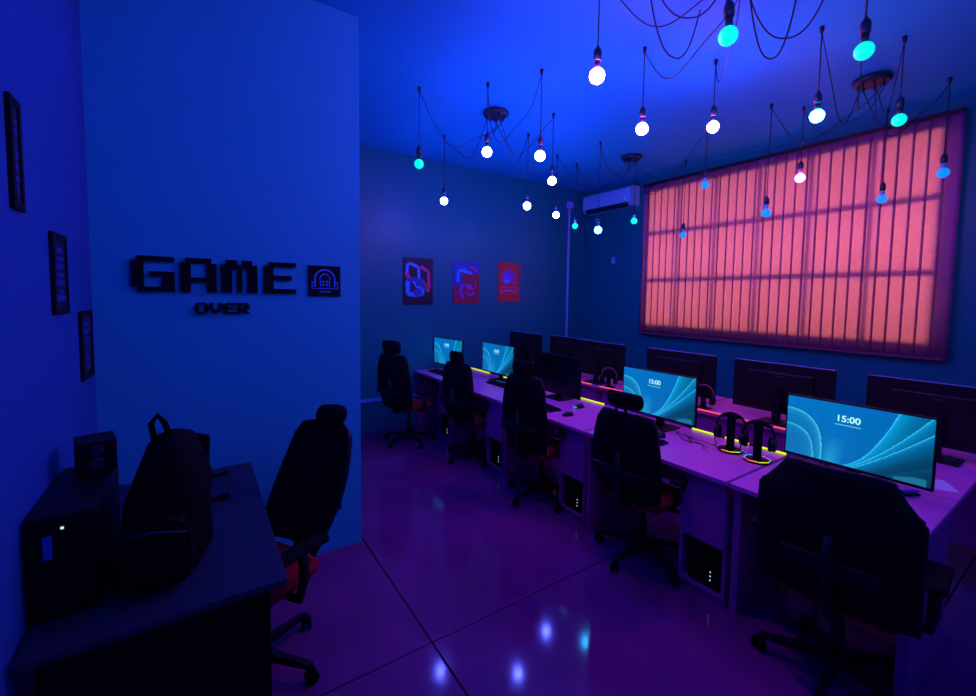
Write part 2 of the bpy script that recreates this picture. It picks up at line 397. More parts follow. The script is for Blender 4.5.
# LED strips along the desk rear edges
def led(name, x, segs, m, label, z=.752):
    t = thing(name, label, 'light strip', (x, segs[0][0], z))
    y_ = segs[0][0]
    part('channel', M['black'], t, ((-.008, 0, -.001), (.012, segs[-1][1]-y_, .008)))
    for a, b in segs: part('glowing_segment', m, t, ((-.011, a-y_, .001), (.0, b-y_, .0125)))
led('led_strip', 3.155, [(1.19, 1.36), (1.42, 1.58), (1.66, 1.83)], M['led_yellow'], 'yellow green light strip on the rear edge of the headphone stand desk')
led('led_strip', 3.155, [(2.70, 3.00), (3.03, 3.3)], M['led_yellow'], 'yellow green light strip behind the switched off monitor')
led('led_strip', 3.155, [(3.40, 3.75), (3.80, 4.1), (4.2, 4.36)], M['led_yellow'], 'yellow green light strip below the lit monitor second from the far wall')
led('led_strip', 3.155, [(4.62, 5.25)], M['led_yellow'], 'yellow green light strip at the far end of the aisle row')
led('led_strip', 3.765, [(1.3, 1.52), (1.56, 1.78), (1.82, 2.2)], M['led_red'], 'red light strip on the window row facing the headphone stands')
led('led_strip', 3.765, [(2.3, 2.9), (2.95, 3.3)], M['led_red'], 'red light strip on the window row left of the middle lit monitor')
led('led_strip', 3.765, [(3.42, 3.8), (3.9, 4.3)], M['led_red'], 'red light strip on the window row beyond the switched off monitor')
led('led_strip', 3.765, [(4.55, 5.25)], M['led_orange'], 'orange light strip at the far end of the window row')

# ------------------------------------------------------------------ monitors
def picture(u, v):
    def lp(a, b, t): return tuple(x+(y-x)*max(0, min(1, t)) for x, y in zip(a, b))
    base = lp((.0, .13, .50), (.0, .21, .66), .4+.6*(1-u)); base = lp(base, (.0, .13, .34), max(0, u-.35)*1.1*(1-v))
    c = base
    # two arcs at the left
    for a, bb, k, p in ((.285, .80, .75, 3.4), (.22, .52, .6, 3)):
        ex = (abs(u)/a)**2.2 + (max(0, v)/bb)**p
        if ex < 1:
            s = math.exp(-(1-ex)*5); c = lp((.0, .16, .50), (.02, .50, .92), s*k+.12)
            if (1-ex) < .07: c = (.08, .72, .95)
        elif ex < 1.25: c = lp(c, (.0, .10, .28), (1.25-ex)*1.6)
    if v < .42 and .29 < u < .50:                    # soft petal right of the arc
        c = lp(c, (.02, .42, .72), max(0, 1-abs(u-.34-.1*v)/.09)*(.9-v*1.8))
    # sweeping ribbons to the right
    for u0, u1, ex, wid, col in ((.40, .79, 2.0, .10, (.0, .42, .92)), (.46, .98, 1.35, .07, (.0, .36, .85)), (.50, 1.12, 1.15, .055, (.0, .30, .76)), (.60, 1.35, 1.0, .06, (.0, .11, .28)), (.72, 1.7, .95, .05, (.0, .09, .24))):
        uu = u0 + (u1-u0)*(max(0, v))**(1/ex)
        d = u-uu
        if 0 <= d: c = lp((.0, .085, .20) if u0 < .55 else (.0, .045, .10), col, math.exp(-d/wid))
        if 0 <= d < .008 and u0 < .55: c = (.06, .70, 1)
    if v < .10 and .78 < u < .97 and v < .02+.10*(u-.78)/.19+.02: c = (.01, .20, .36)
    return c
def text_mesh(s, size):
    cu = bpy.data.curves.new('clock_text', 'FONT'); cu.body = s; cu.size = size; cu.align_x = 'CENTER'; cu.offset = size*.018
    o = bpy.data.objects.new('clock_text', cu); C.objects.link(o); bpy.context.view_layer.update()
    me = bpy.data.meshes.new_from_object(o); bpy.data.objects.remove(o); return me
def monitor(w, h, label, lit=True, shell='black', group=None, z0=.83):
    """faces -X, base at origin on the desk, z0 above floor is set by the stand"""
    t = thing('computer_monitor', label, 'monitor', (0, 0, .75), 0, group)
    zb = z0-.75; zt = zb+h; m = M[shell]
    bm = bmesh.new(); box(bm, (0, -w/2, zb), (.022, w/2, zt), .004); box(bm, (.022, -w*.32, zb+.06), (.045, w*.32, zt-.07), .01)
    obj('casing', bm, m, t)
    bm = bmesh.new(); e = .009
    if lit:
        nu, nv = 128, 72; lay = bm.verts.layers.float_color.new('picture')
        g = [[None]*(nv+1) for _ in range(nu+1)]
        for i in range(nu+1):
            for j in range(nv+1):
                u, v = i/nu, j/nv
                vt = bm.verts.new((-.0012, w/2-e-u*(w-2*e), zb+e*1.8+v*(h-2.8*e))); vt[lay] = (*picture(u, v), 1); g[i][j] = vt
        for i in range(nu):
            for j in range(nv): bm.faces.new((g[i][j], g[i][j+1], g[i+1][j+1], g[i+1][j]))
        s = obj('screen', bm, M['screen'], t, 'lit screen with blue ribbons and the time 15:00')
        me = text_mesh('15:00', h*.135); me.materials.append(M['clock'])
        c = bpy.data.objects.new('clock_digits', me); C.objects.link(c); c.parent = s
        c.matrix_basis = Matrix.Translation((-.0026, w*.035, zt-h*.29)) @ Matrix(((0, 0, -1, 0), (-1, 0, 0, 0), (0, 1, 0, 0), (0, 0, 0, 1)))
        part('date_line', M['date'], s, ((-.0026, w*.035-w*.088, zt-h*.348), (-.0014, w*.035+w*.088, zt-h*.336)))
    else:
        box(bm, (-.0012, -w/2+e, zb+e*1.8), (.0005, w/2-e, zt-e)); obj('screen', bm, M['screen_off'], t, 'dark switched off screen')
    part('stand_neck', M['black'], t, ((.045, -.03, .01), (.075, .03, zb+h*.55)), bev=.004)
    part('stand_foot', M['black'], t, ((-.05, -.12, 0), (.15, .12, .012)), bev=.005)
    part('badge', M['frame'], t, ((.0449, -.03, zt-.105), (.046, .03, zt-.098)))
    return t
mp = monitor(.645, .365, 'largest lit monitor at the right, nearest the camera, showing 15:00'); mp.location = (2.95, .805, .75)
for x, y, rz, lb in ((2.95, 2.015, 0, 'lit monitor in the middle of the aisle row, second from the camera'), (2.95, 4.17, 0, 'lit monitor second from the far wall, partly behind a chair'),
                 (2.74, 5.02, .12, 'smallest lit monitor, farthest of the aisle row by the far wall')):
    o = copy_tree(mp); o.location = (x, y, .75); o.rotation_euler.z = rz; o['label'] = lb
for o in [o for o in C.objects if o.name.startswith('computer_monitor')]: o['group'] = 'lit monitors of the aisle row'
o = monitor(.66, .39, 'switched off black monitor in the aisle row between two lit ones', False, z0=.80); o.location = (2.93, 3.14, .75)
nb = monitor(.74, .41, 'dark rear of a monitor in the window row above the two headphone stands', False, 'mbronze', 'window row monitors seen from behind', z0=.825)
part('painted_rim_light', M['trim_blue'], nb, ((.0, -.36, .484), (.02, .36, .4865)))  # pale strip imitates light caught along the top rim of the shell
nb.rotation_euler.z = PI; nb.location = (3.98, 1.57, .75)
for x, y, lb in ((3.98, .65, 'dark rear of the window row monitor at the right edge of the photo'), (3.98, 2.47, 'dark rear of a window row monitor directly behind the middle lit screen'),
                 (3.98, 3.50, 'dark rear of a window row monitor right of the switched off one'), (4.08, 4.10, 'dark rear of a window row monitor, fourth along from the camera'),
                 (4.0, 4.93, 'dark rear of the window row monitor closest to the far wall')):
    o = copy_tree(nb); o.location = (x, y, .75); o['label'] = lb

# ------------------------------------------------------------------ office chairs
def chair(label, loc, heading=0, back_w=.44, top=1.02, head=None, recline=.12, seat_z=.47, loop=False, low_w=None):
    """faces +X at heading 0; base at origin"""
    t = thing('office_chair', label, 'office chair', loc, heading, 'black office chairs')
    bm = bmesh.new()
    lathe(bm, [(.035, .075), (.05, .085), (.05, .12), (.03, .13)], 14)
    for k in range(5):
        a = PI + 2*PI*k/5; c, s = math.cos(a), math.sin(a); R = rot('Z', a)
        pts = [(.03, -.022, .08), (.30, -.016, .066), (.30, .016, .066), (.03, .022, .08)]
        lo = [bm.verts.new(R @ Vector(p)) for p in pts]; hi = [bm.verts.new(R @ Vector((p[0], p[1]*.8, p[2]+(.045 if p[0] < .1 else .022)))) for p in pts]
        bm.faces.new(lo); bm.faces.new(hi[::-1])
        for i in range(4): bm.faces.new((lo[i], hi[i], hi[(i+1) % 4], lo[(i+1) % 4]))
    st = obj('star_base', bm, M['black'], t)
    for k in range(5):
        a = PI + 2*PI*k/5; p = Vector((.30*math.cos(a), .30*math.sin(a), 0)); aa = a+.9
        bm = bmesh.new()
        for s in (-1, 1):
            mt = Matrix.Translation(p + Vector((0, 0, .028))) @ Matrix.Rotation(aa, 4, 'Z') @ Matrix.Translation((0, s*.017, 0)) @ Matrix.Rotation(PI/2, 4, 'X')
            lathe(bm, [(.020, -.009), (.028, -.006), (.028, .006), (.020, .009)], 14, mt)
        tube(bm, [p+Vector((0, 0, .028)), p+Vector((0, 0, .075))], .010, 8)
        obj('caster', bm, M['matte'], st)
    bm = bmesh.new(); lathe(bm, [(.026, .12), (.026, .26), (.018, .265), (.018, seat_z-.09), (.07, seat_z-.085), (.07, seat_z-.06)], 16)
    obj('gas_column', bm, M['black'], t)
    bm = bmesh.new(); box(bm, (-.14, -.12, seat_z-.075), (.12, .12, seat_z-.045), .01)
    bm2 = bm; obj('tilt_mechanism', bm2, M['black'], t)
    # seat: padded cushion with a waterfall front
    bm = bmesh.new(); nu, nv = 10, 10; T, B = {}, {}
    for i in range(nu+1):
        for j in range(nv+1):
            u, v = -1+2*i/nu, -1+2*j/nv
            x = .235*u*math.sqrt(1-v*v*.22); y = .245*v*math.sqrt(1-u*u*.22)
            e = max(abs(u), abs(v))**6
            zz = seat_z + .03*(1-e) + .012*v*v - (.03*max(0, u)**3)
            T[i, j] = bm.verts.new((x, y, zz)); B[i, j] = bm.verts.new((x*.95, y*.95, seat_z-.045+.012*e))
    for i in range(nu):
        for j in range(nv):
            bm.faces.new((T[i, j], T[i+1, j], T[i+1, j+1], T[i, j+1])).smooth = True
            bm.faces.new((B[i, j], B[i, j+1], B[i+1, j+1], B[i+1, j])).smooth = True
    rim = [(i, 0) for i in range(nu)] + [(nu, j) for j in range(nv)] + [(i, nv) for i in range(nu, 0, -1)] + [(0, j) for j in range(nv, 0, -1)]
    for a, b in zip(rim, rim[1:]+rim[:1]): bm.faces.new((T[a], B[a], B[b], T[b])).smooth = True
    obj('seat', bm, M['red'], t, 'red fabric seat cushion')
    # backrest: curved shell that leans back, width changing with height
    z0 = seat_z+(.0 if heading < 1 else .05); hh = top-z0; bm = bmesh.new(); nu, nv = 10, 24; F, G = {}, {}
    lw = low_w or back_w*.92
    def back_pt(u, v, off):
        w = (lw + (back_w-lw)*min(1, max(0, (v-.80)/.05)))/2 if low_w else back_w/2*(.86+.14*math.sin(PI*min(1, v*1.15)))
        if v > .9: w *= 1-.5*((v-.9)/.1)**2*.35
        lx = -.235 - recline*v*hh*1.0 + .03*math.sin(PI*v*.9)*-1 + .05*u*u + off
        return Vector((lx, u*w, z0+v*hh - .012*abs(u)**4*(v > .9)))
    for i in range(nu+1):
        for j in range(nv+1):
            u, v = -1+2*i/nu, j/nv
            F[i, j] = bm.verts.new(back_pt(u, v, .012)); G[i, j] = bm.verts.new(back_pt(u, v, -.014))
    for i in range(nu):
        for j in range(nv):
            bm.faces.new((F[i, j], F[i+1, j], F[i+1, j+1], F[i, j+1])).smooth = True
            bm.faces.new((G[i, j], G[i, j+1], G[i+1, j+1], G[i+1, j])).smooth = True
    rim = [(i, 0) for i in range(nu)] + [(nu, j) for j in range(nv)] + [(i, nv) for i in range(nu, 0, -1)] + [(0, j) for j in range(nv, 0, -1)]
    for a, b in zip(rim, rim[1:]+rim[:1]): bm.faces.new((F[a], G[a], G[b], F[b]))
    bk = obj('backrest', bm, M['mesh'], t)
    bm = bmesh.new()
    loop_ = [back_pt(-1, v/8, 0) for v in range(9)] + [back_pt(u/4, 1, 0) for u in range(-3, 4)] + [back_pt(1, 1-v/8, 0) for v in range(9)] + [back_pt(-u/4, 0, 0) for u in range(-3, 4)]
    tube(bm, loop_, .013, 8, closed=True); obj('back_frame', bm, M['black'], bk)
    bm = bmesh.new(); tube(bm, [(-.10, 0, seat_z-.06), (-.22, 0, seat_z-.05), (-.29, 0, seat_z+.04), back_pt(0, .25, -.03), back_pt(0, .55, -.02)], [.03, .03, .026, .024, .018], 10)
    obj('back_support', bm, M['black'], t)
    bm = bmesh.new(); box(bm, (-.012, -back_w*.4, -.035), (.012, back_w*.4, .035), .01, Matrix.Translation(back_pt(0, .32, -.03)))
    obj('lumbar_bar', bm, M['black'], t)
    for s in (-1, 1):
        bm = bmesh.new()
        tube(bm, [(-.03, s*.20, seat_z-.05), (-.03, s*.29, seat_z-.04), (-.05, s*.30, seat_z+.05), (-.04, s*.30, seat_z+.175)], [.018, .02, .022, .02], 8)
        ar = obj('armrest', bm, M['black'], t)
        part('arm_pad', M['matte'], ar, ((-.16, s*.30-.04, seat_z+.17), (.10, s*.30+.04, seat_z+.198)), bev=.012)
    if head:
        hw, h0, h1 = head; p = back_pt(0, 1, 0); q = recline
        bm = bmesh.new()
        for s in (-1, 1): tube(bm, [p+Vector((-.0, s*.035, -.03)), Vector((p.x-q*.1-.01, s*.035, h0+.02))], .009, 8)
        br = obj('headrest_bracket', bm, M['black'], t)
        bm = bmesh.new(); nu, nv = 8, 6; F, G = {}, {}
        for i in range(nu+1):
            for j in range(nv+1):
                u, v = -1+2*i/nu, -1+2*j/nv
                y = hw/2*u*math.sqrt(1-.28*v*v); z = (h0+h1)/2+(h1-h0)/2*v*math.sqrt(1-.28*u*u)
                e = max(abs(u), abs(v))**4; x = p.x-q*(z-top)+.03*u*u
                F[i, j] = bm.verts.new((x+.03*(1-e)+.004, y, z)); G[i, j] = bm.verts.new((x-.016*(1-e)-.004, y, z))
        for i in range(nu):
            for j in range(nv):
                bm.faces.new((F[i, j], F[i+1, j], F[i+1, j+1], F[i, j+1])).smooth = True
                bm.faces.new((G[i, j], G[i, j+1], G[i+1, j+1], G[i+1, j])).smooth = True
        rim = [(i, 0) for i in range(nu)] + [(nu, j) for j in range(nv)] + [(i, nv) for i in range(nu, 0, -1)] + [(0, j) for j in range(nv, 0, -1)]
        for a, b in zip(rim, rim[1:]+rim[:1]): bm.faces.new((F[a], G[a], G[b], F[b]))
        obj('headrest', bm, M['mesh'], t)
    return t
chair('nearest black office chair, in front of the largest lit monitor', (2.43, .67, 0), .10, .42, 1.05, None, .02, low_w=.54)
chair('black office chair with oval mesh headrest before the middle lit monitor', (2.48, 1.76, 0), .05, .49, 1.03, (.27, 1.06, 1.17), .06)
chair('black office chair before the switched off monitor, tall narrow headrest', (2.47, 2.80, 0), .10, .50, 1.10, (.26, 1.09, 1.24), .04)
chair('black office chair second from the far wall, hiding part of a lit screen', (2.46, 3.90, 0), .12, .52, 1.06, (.24, 1.05, 1.19), .04)
chair('farthest black office chair by the far wall, seen in profile with red seat', (2.07, 4.74, 0), .38, .52, 1.08, (.30, 1.09, 1.25), .10)
chair('black office chair leaning beside the dark table and the blue wall', (.17, 2.17, 0), PI+.5, .46, 1.05, (.22, 1.05, 1.14), .46)

# ------------------------------------------------------------------ dark table on the left with its things
t = thing('work_table', 'dark rectangular table against the left wall under the stepped pictures', 'table', (XL, 2.2, 0))
part('tabletop', M['darktable'], t, ((.01, -.60, .722), (.69, .66, .75)), bev=.004)
part('side_panel', M['matte'], t, ((.05, -.58, 0), (.62, -.56, .722)), label='matte black end panel')
for y in (-.53, .60):
    part('leg', M['matte'], t, ((.60, y-.02, 0), (.64, y+.02, .722)), bev=.003)
part('leg', M['matte'], t, ((.04, .58, 0), (.08, .62, .722)), bev=.003)
part('rail', M['matte'], t, ((.60, -.54, .66), (.63, .58, .722)))
# computer tower
t = thing('computer_tower', 'black computer tower on the dark table, nearest the left wall', 'computer', (-.36, 1.98, .75), 0)
part('case', M['black'], t, ((-.08, -.22, .012), (.08, .24, .33)), bev=.012)
part('foot', M['matte'], t, ((-.07, -.2, 0), (-.04, .2, .014)), ((.04, -.2, 0), (.07, .2, .014)))
part('front_panel', M['matte'], t, ((-.072, -.228, .03), (.072, -.218, .315)), bev=.004)
part('drive_slot', M['blue_item'], t, ((-.04, -.232, .20), (-.02, -.226, .27)), label='dim blue vertical slot')
part('power_light', M['led_white'], t, ((.0, -.231, .285), (.007, -.227, .292)))
# small two-driver speaker on the tower
t = thing('desk_speaker', 'small black speaker with two round drivers, on the computer tower', 'speaker', (-.335, 2.14, 1.08), .2)
part('cabinet', M['black'], t, ((-.058, -.06, 0), (.058, .06, .125)), bev=.008)
for z, r_ in ((.036, .022), (.088, .020)):
    bm = bmesh.new(); lathe(bm, [(r_, 0), (r_, .006), (r_*.85, .008), (r_*.4, .002), (0, .006)], 18, rot('X', PI/2, (0, -.058, z)))
    obj('driver', bm, M['darktable'], t)
# backpack
bp_ = thing('backpack', 'bulky black backpack with a pointed carry loop standing on the dark table', 'backpack', (-.115, 1.97, .75), -.12)
bm = bmesh.new(); nu, nv = 20, 16; g = {}
for j in range(nv+1):
    v = j/nv; z = .49*v
    wx = .132*(1-.05*v-.55*max(0, v-.5)**1.2*2.1); wy = .21*(1-.15*v-.8*max(0, v-.55)**1.4*1.6)
    if j == 0: wx *= .86; wy *= .86
    if j == nv: wx *= .3; wy *= .3
    for i in range(nu):
        a = 2*PI*i/nu; c, s = math.cos(a), math.sin(a)
        sq = (abs(c)**3+abs(s)**3)**(-1/3)
        k = 1+.035*math.sin(5*a+9*v)+.02*math.sin(11*v+2*a)
        g[i, j] = bm.verts.new((c*sq*wx*k + .03*v, s*sq*wy*k - .02*v, z))
for j in range(nv):
    for i in range(nu): bm.faces.new((g[i, j], g[(i+1) % nu, j], g[(i+1) % nu, j+1], g[i, j+1])).smooth = True
bm.faces.new([g[i, 0] for i in range(nu)][::-1]); bm.faces.new([g[i, nv] for i in range(nu)])
obj('bag_body', bm, M['canvas'], bp_)
bm = bmesh.new()
prism(bm, [(-.10, .03), (.10, .03), (.11, .10), (.10, .22), (.06, .25), (-.06, .25), (-.10, .22), (-.11, .10)], -.255, -.17, 'y')
bmesh.ops.bevel(bm, geom=bm.edges[:], offset=.015, segments=2, affect='EDGES'); obj('front_pocket', bm, M['canvas'], bp_)
bm = bmesh.new(); tube(bm, [(-.02, -.05, .47), (-.03, -.05, .53), (-.01, -.05, .56), (.01, -.05, .53), (.03, -.05, .46)], .010, 8); obj('carry_loop', bm, M['canvas'], bp_)
for s in (-1, 1):
    bm = bmesh.new(); tube(bm, [(.05*s+.02, .10, .43), (.07*s+.03, .22, .38), (.09*s, .26, .22), (.10*s, .20, .06)], [.014, .020, .018, .012], 8); obj('shoulder_strap', bm, M['canvas'], bp_)
bm = bmesh.new(); tube(bm, [(-.10, -.262, .21), (0, -.266, .23), (.10, -.262, .21)], .004, 6); obj('zipper', bm, M['darktable'], bp_)
# pens on the table
for x, y, a, lb in ((.04, 2.72, .08, 'black pen lying near the rear corner of the dark table'), (.03, 2.40, .12, 'thick black marker lying across the middle of the dark table')):
    o_ = thing('marker_pen', lb, 'pen', (x, y, .751), a); rr = .008 if y > 2.5 else .011
    bm = bmesh.new(); lathe(bm, [(rr*.4, -.075), (rr, -.065), (rr, .03)], 12, rot('Y', PI/2, (0, 0, rr))); obj('barrel', bm, M['matte'], o_)
    bm = bmesh.new(); lathe(bm, [(rr*1.15, .03), (rr*1.15, .075), (rr*.8, .08)], 12, rot('Y', PI/2, (0, 0, rr*1.15))); obj('cap', bm, M['matte'], o_)

# ------------------------------------------------------------------ things on the desks
def keyboard(label, loc, rz=0, rgb=True):
    t = thing('keyboard', label, 'keyboard', loc, rz, 'desk keyboards')
    part('body', M['black'], t, ((-.07, -.22, 0), (.07, .22, .016)), bev=.004)
    bm = bmesh.new()
    for r_ in range(5):
        for c in range(14): box(bm, (-.058+r_*.0235, -.208+c*.030, .015), (-.039+r_*.0235, -.184+c*.030, .023))
    obj('keys', bm, M['matte'], t)
    if rgb:
        for a, b, m_ in ((.07, .21, 'led_cyan'), (-.05, .05, 'led_blue'), (-.2, -.07, 'led_pink')): part('glow_strip', M[m_], t, ((.064, a, .014), (.072, b, .019)))
    return t
keyboard('black keyboard on the near desk under the largest monitor', (2.62, .78, .75), .0, False)
keyboard('black keyboard behind the chair with the oval headrest', (2.62, 1.95, .75), 0, False)
keyboard('flat black keyboard before the switched off monitor', (2.62, 2.98, .75), -.15, False)
keyboard('keyboard glowing cyan and pink below the lit monitor second from the far wall', (2.84, 3.92, .75), .0)
keyboard('farthest black keyboard of the aisle row', (2.60, 4.95, .75), 0, False)
def mouse(label, loc, rz, led_=None):
    t = thing('computer_mouse', label, 'mouse', loc, rz, 'computer mice')
    bm = bmesh.new(); bmesh.ops.create_uvsphere(bm, u_segments=16, v_segments=10, radius=1)
    for v in bm.verts: v.co = Vector((v.co.x*.058, v.co.y*.032*(1+.1*v.co.x), max(0, v.co.z)*.034))
    for f_ in bm.faces: f_.smooth = True
    obj('shell', bm, M['black'], t)
    bm = bmesh.new(); lathe(bm, [(.007, -.004), (.009, 0), (.007, .004)], 12, rot('X', PI/2, (.032, 0, .027))); obj('scroll_wheel', bm, M['matte'], t)
    if led_:
        bm = bmesh.new(); tube(bm, [(-.052, -.018, .012), (-.060, 0, .013), (-.052, .018, .012)], .004, 6); obj('glow_line', bm, M[led_], t)
    return t
mouse('black mouse lying on the desk left of the two headphone stands', (2.80, 1.86, .75), .6)
mouse('mouse with a yellow glow on the desk beside the oval headrest', (2.72, 2.20, .75), .3, 'led_yellow')
mouse('black mouse on the near desk below the largest monitor', (2.74, .53, .75), .2)
mouse('black mouse beside the flat keyboard before the switched off monitor', (2.60, 2.62, .75), -.2)
mouse('black mouse with cyan glow under the switched off monitor', (2.88, 2.76, .75), 0, 'led_cyan')
# open tower cases standing in the cabinet bays
for i, lb in ((1, 'black computer tower in the bay of the cabinet nearest the camera'), (2, 'black computer tower in the second cabinet bay from the camera'), (3, 'black computer tower in the third cabinet bay'), (4, 'black computer tower in the farthest cabinet bay')):
    t = thing('computer_tower', lb, 'computer', (2.46, S[i]+.008+.14, .055), 0, 'computers in the cabinet bays')
    part('case', M['black'], t, ((.01, -.095, .0), (.46, .095, .262)), bev=.006)
    part('front_panel', M['matte'], t, ((.0, -.09, .006), (.012, .09, .255)), bev=.003)
    part('power_light', M['led_white'], t, ((-.002, -.05, .05), (.001, -.044, .056)), ((-.002, -.05, .075), (.001, -.044, .081)), ((-.002, -.05, .10), (.001, -.044, .106)))
# headphone stands with headphones
def stand(label, loc, rz):
    t = thing('headphone_stand', label, 'stand', loc, rz, 'headphone stands')
    bm = bmesh.new()
    hexa = [(.075*math.cos(2*PI*k/8+.39), .075*math.sin(2*PI*k/8+.39)) for k in range(8)]
    prism(bm, hexa, 0, .014, 'z'); obj('base', bm, M['black'], t)
    for k, m_ in enumerate(('led_blue', 'led_cyan', 'led_pink', 'led_orange', 'led_yellow', 'led_cyan', 'led_pink', 'led_blue')):
        if loc[1] > 1.35 and k not in (3, 4, 5): continue
        bm = bmesh.new(); a, b = hexa[k], hexa[(k+1) % 8]; z = .0155
        tube(bm, [(a[0]*.97, a[1]*.97, z), (b[0]*.97, b[1]*.97, z)], .0026, 6); obj('glow_edge', bm, M[m_], t)
    part('post', M['matte'], t, ((-.016, -.022, .012), (.016, .022, .235)), bev=.005)
    part('cradle', M['matte'], t, ((-.022, -.035, .228), (.022, .035, .25)), bev=.008)
def headphones(label, loc, rz, group='headphones on the desks', tilt=0, m_='black'):
    t = thing('headphones', label, 'headphones', loc, rz, group); R_ = .085
    t.rotation_euler.x = tilt
    arc = [(0, R_*math.cos(a), R_*1.05*math.sin(a)) for a in [PI*(-.08+1.16*k/18) for k in range(19)]]
    bm = bmesh.new(); tube(bm, arc, .008, 8); obj('headband', bm, M[m_], t)
    bm = bmesh.new(); tube(bm, [(0, .88*R_*math.cos(a), .93*R_*math.sin(a)) for a in [PI*(.25+.5*k/10) for k in range(11)]], .007, 8); obj('headband_pad', bm, M['matte'], t)
    for s in (-1, 1):
        bm = bmesh.new(); lathe(bm, [(.028, -.016), (.042, -.012), (.042, .008), (.030, .018), (0, .02)], 20, Matrix.Translation((0, s*.082, -.045)) @ Matrix.Rotation(-s*PI/2, 4, 'X'))
        c = obj('ear_cup', bm, M['black'], t)
        bm = bmesh.new(); tube(bm, [(.036*math.cos(2*PI*k/16), s*.066, -.045+.036*math.sin(2*PI*k/16)) for k in range(16)], .010, 6, closed=True); obj('ear_pad', bm, M['matte'], c)
    bm = bmesh.new(); tube(bm, [(0, .09, -.07), (-.04, .088, -.10), (-.075, .07, -.11)], .0035, 6); obj('microphone_boom', bm, M['matte'], t)
    return t
M['rosy'] = mat('rosy plastic', (.30, .10, .14), .4)
stand('headphone stand with a dim yellow edge, farther from the largest monitor', (2.92, 1.43, .75), .1)
stand('headphone stand with a rainbow lit base, nearer to the largest monitor', (2.88, 1.245, .75), .2)
headphones('black headphones on the dim yellow edged stand', (2.92, 1.43, .917), .35)
headphones('black headphones on the rainbow lit stand', (2.88, 1.245, .917), .25)
t = headphones('rosy banded headphones standing on the window row left of the middle lit screen', (3.84, 3.24, .88), .5, m_='rosy')
st_ = thing('headphone_stand', 'headphone stand on the window row left of the middle lit screen', 'stand', (3.84, 3.24, .75), 0, 'headphone stands')
part('base', M['black'], st_, ((-.05, -.06, 0), (.05, .06, .012)), bev=.005); part('post', M['matte'], st_, ((-.014, -.02, .012), (.014, .02, .20)), bev=.004)
headphones('headphones on the window row, arching out right of the middle lit screen', (3.86, 2.15, .88), .3, m_='rosy')
st_ = thing('headphone_stand', 'headphone stand on the window row right of the middle lit screen', 'stand', (3.86, 2.15, .75), 0, 'headphone stands')
part('base', M['black'], st_, ((-.05, -.06, 0), (.05, .06, .012)), bev=.005); part('post', M['matte'], st_, ((-.014, -.02, .012), (.014, .02, .20)), bev=.004)
# paper, card and small box at the right end of the near desk
o = part('paper_sheet', M['paper'], None, ((-.09, -.06, 0), (.09, .06, .0015))); o.location = (3.37, .54, .7505); o.rotation_euler.z = .5
tag(o, 'pale sheet of paper on the right end of the near desk', 'paper')
t = thing('stapler', 'small blue stapler on the near desk under the largest monitor', 'stapler', (3.06, .585, .75), -.5)
part('base', M['black'], t, ((-.05, -.013, 0), (.05, .013, .008)), bev=.002); part('top_arm', M['blue_item'], t, ((-.048, -.012, .012), (.045, .012, .028)), bev=.004); part('hinge', M['black'], t, ((-.052, -.011, .004), (-.035, .011, .016)))
t = thing('phone', 'dark phone lying behind the paper on the near desk', 'phone', (3.48, .66, .75), .9)
part('body', M['black'], t, ((-.035, -.07, 0), (.035, .07, .008)), bev=.003); part('screen', M['screen_off'], t, ((-.032, -.066, .0078), (.032, .066, .0086)))
# loose cables
bm = bmesh.new(); rr_ = random.Random(3)
for k in range(4):
    x, y = 2.93+rr_.uniform(-.03, .08), 1.80+rr_.uniform(-.05, .03); pts = []
    for i in range(16): x += rr_.uniform(-.035, .02); y += rr_.uniform(-.04, .012); pts.append((min(3.08, max(2.72, x)), y, .7535+.003*(k % 2)+rr_.uniform(0, .002)))
    tube(bm, pts, .0028, 5)
tag(obj('cable_tangle', bm, M['rosy']), 'tangle of thin cables on the desk below the middle lit monitor', 'cable')
# ------------------------------------------------------------------ pendant lamps
def ray(px, py):
    c = Vector(((px-487)/431, -(py-324)/431, -1)); return Vector((Xv.dot(c), Yv.dot(c), Zv.dot(c)))
CAN = {'w': (2.49, 3.61), 'x': (4.66, 3.68), 'y': (4.62, 1.29), 'n': (2.45, 1.30), 'p': (2.45, -1.0)}  # canopy p is added out of view to carry extra bulbs
cl = {'w': 'round dark ceiling canopy nearest the far wall posters', 'x': 'round dark ceiling canopy above the air conditioner corner', 'y': 'round dark ceiling canopy at the right above the blind', 'n': 'round dark ceiling canopy above the top edge of the photo', 'p': 'added unseen ceiling canopy behind the viewpoint'}
for k, (x, y) in CAN.items():
    t = thing('ceiling_canopy', cl[k], 'lamp canopy', (x, y, ZC), 0, 'canopies of the hanging lamps')
    bm = bmesh.new(); lathe(bm, [(.10, 0), (.125, -.006), (.125, -.035), (.11, -.045), (0, -.045)], 28); obj('cup', bm, M['socket'], t)
    for q in range(7):
        a = 2*PI*q/7; bm = bmesh.new(); lathe(bm, [(.008, -.044), (.010, -.07), (.004, -.075)], 8, Matrix.Translation((.085*math.cos(a), .085*math.sin(a), 0))); obj('cord_grip', bm, M['cord'], t)
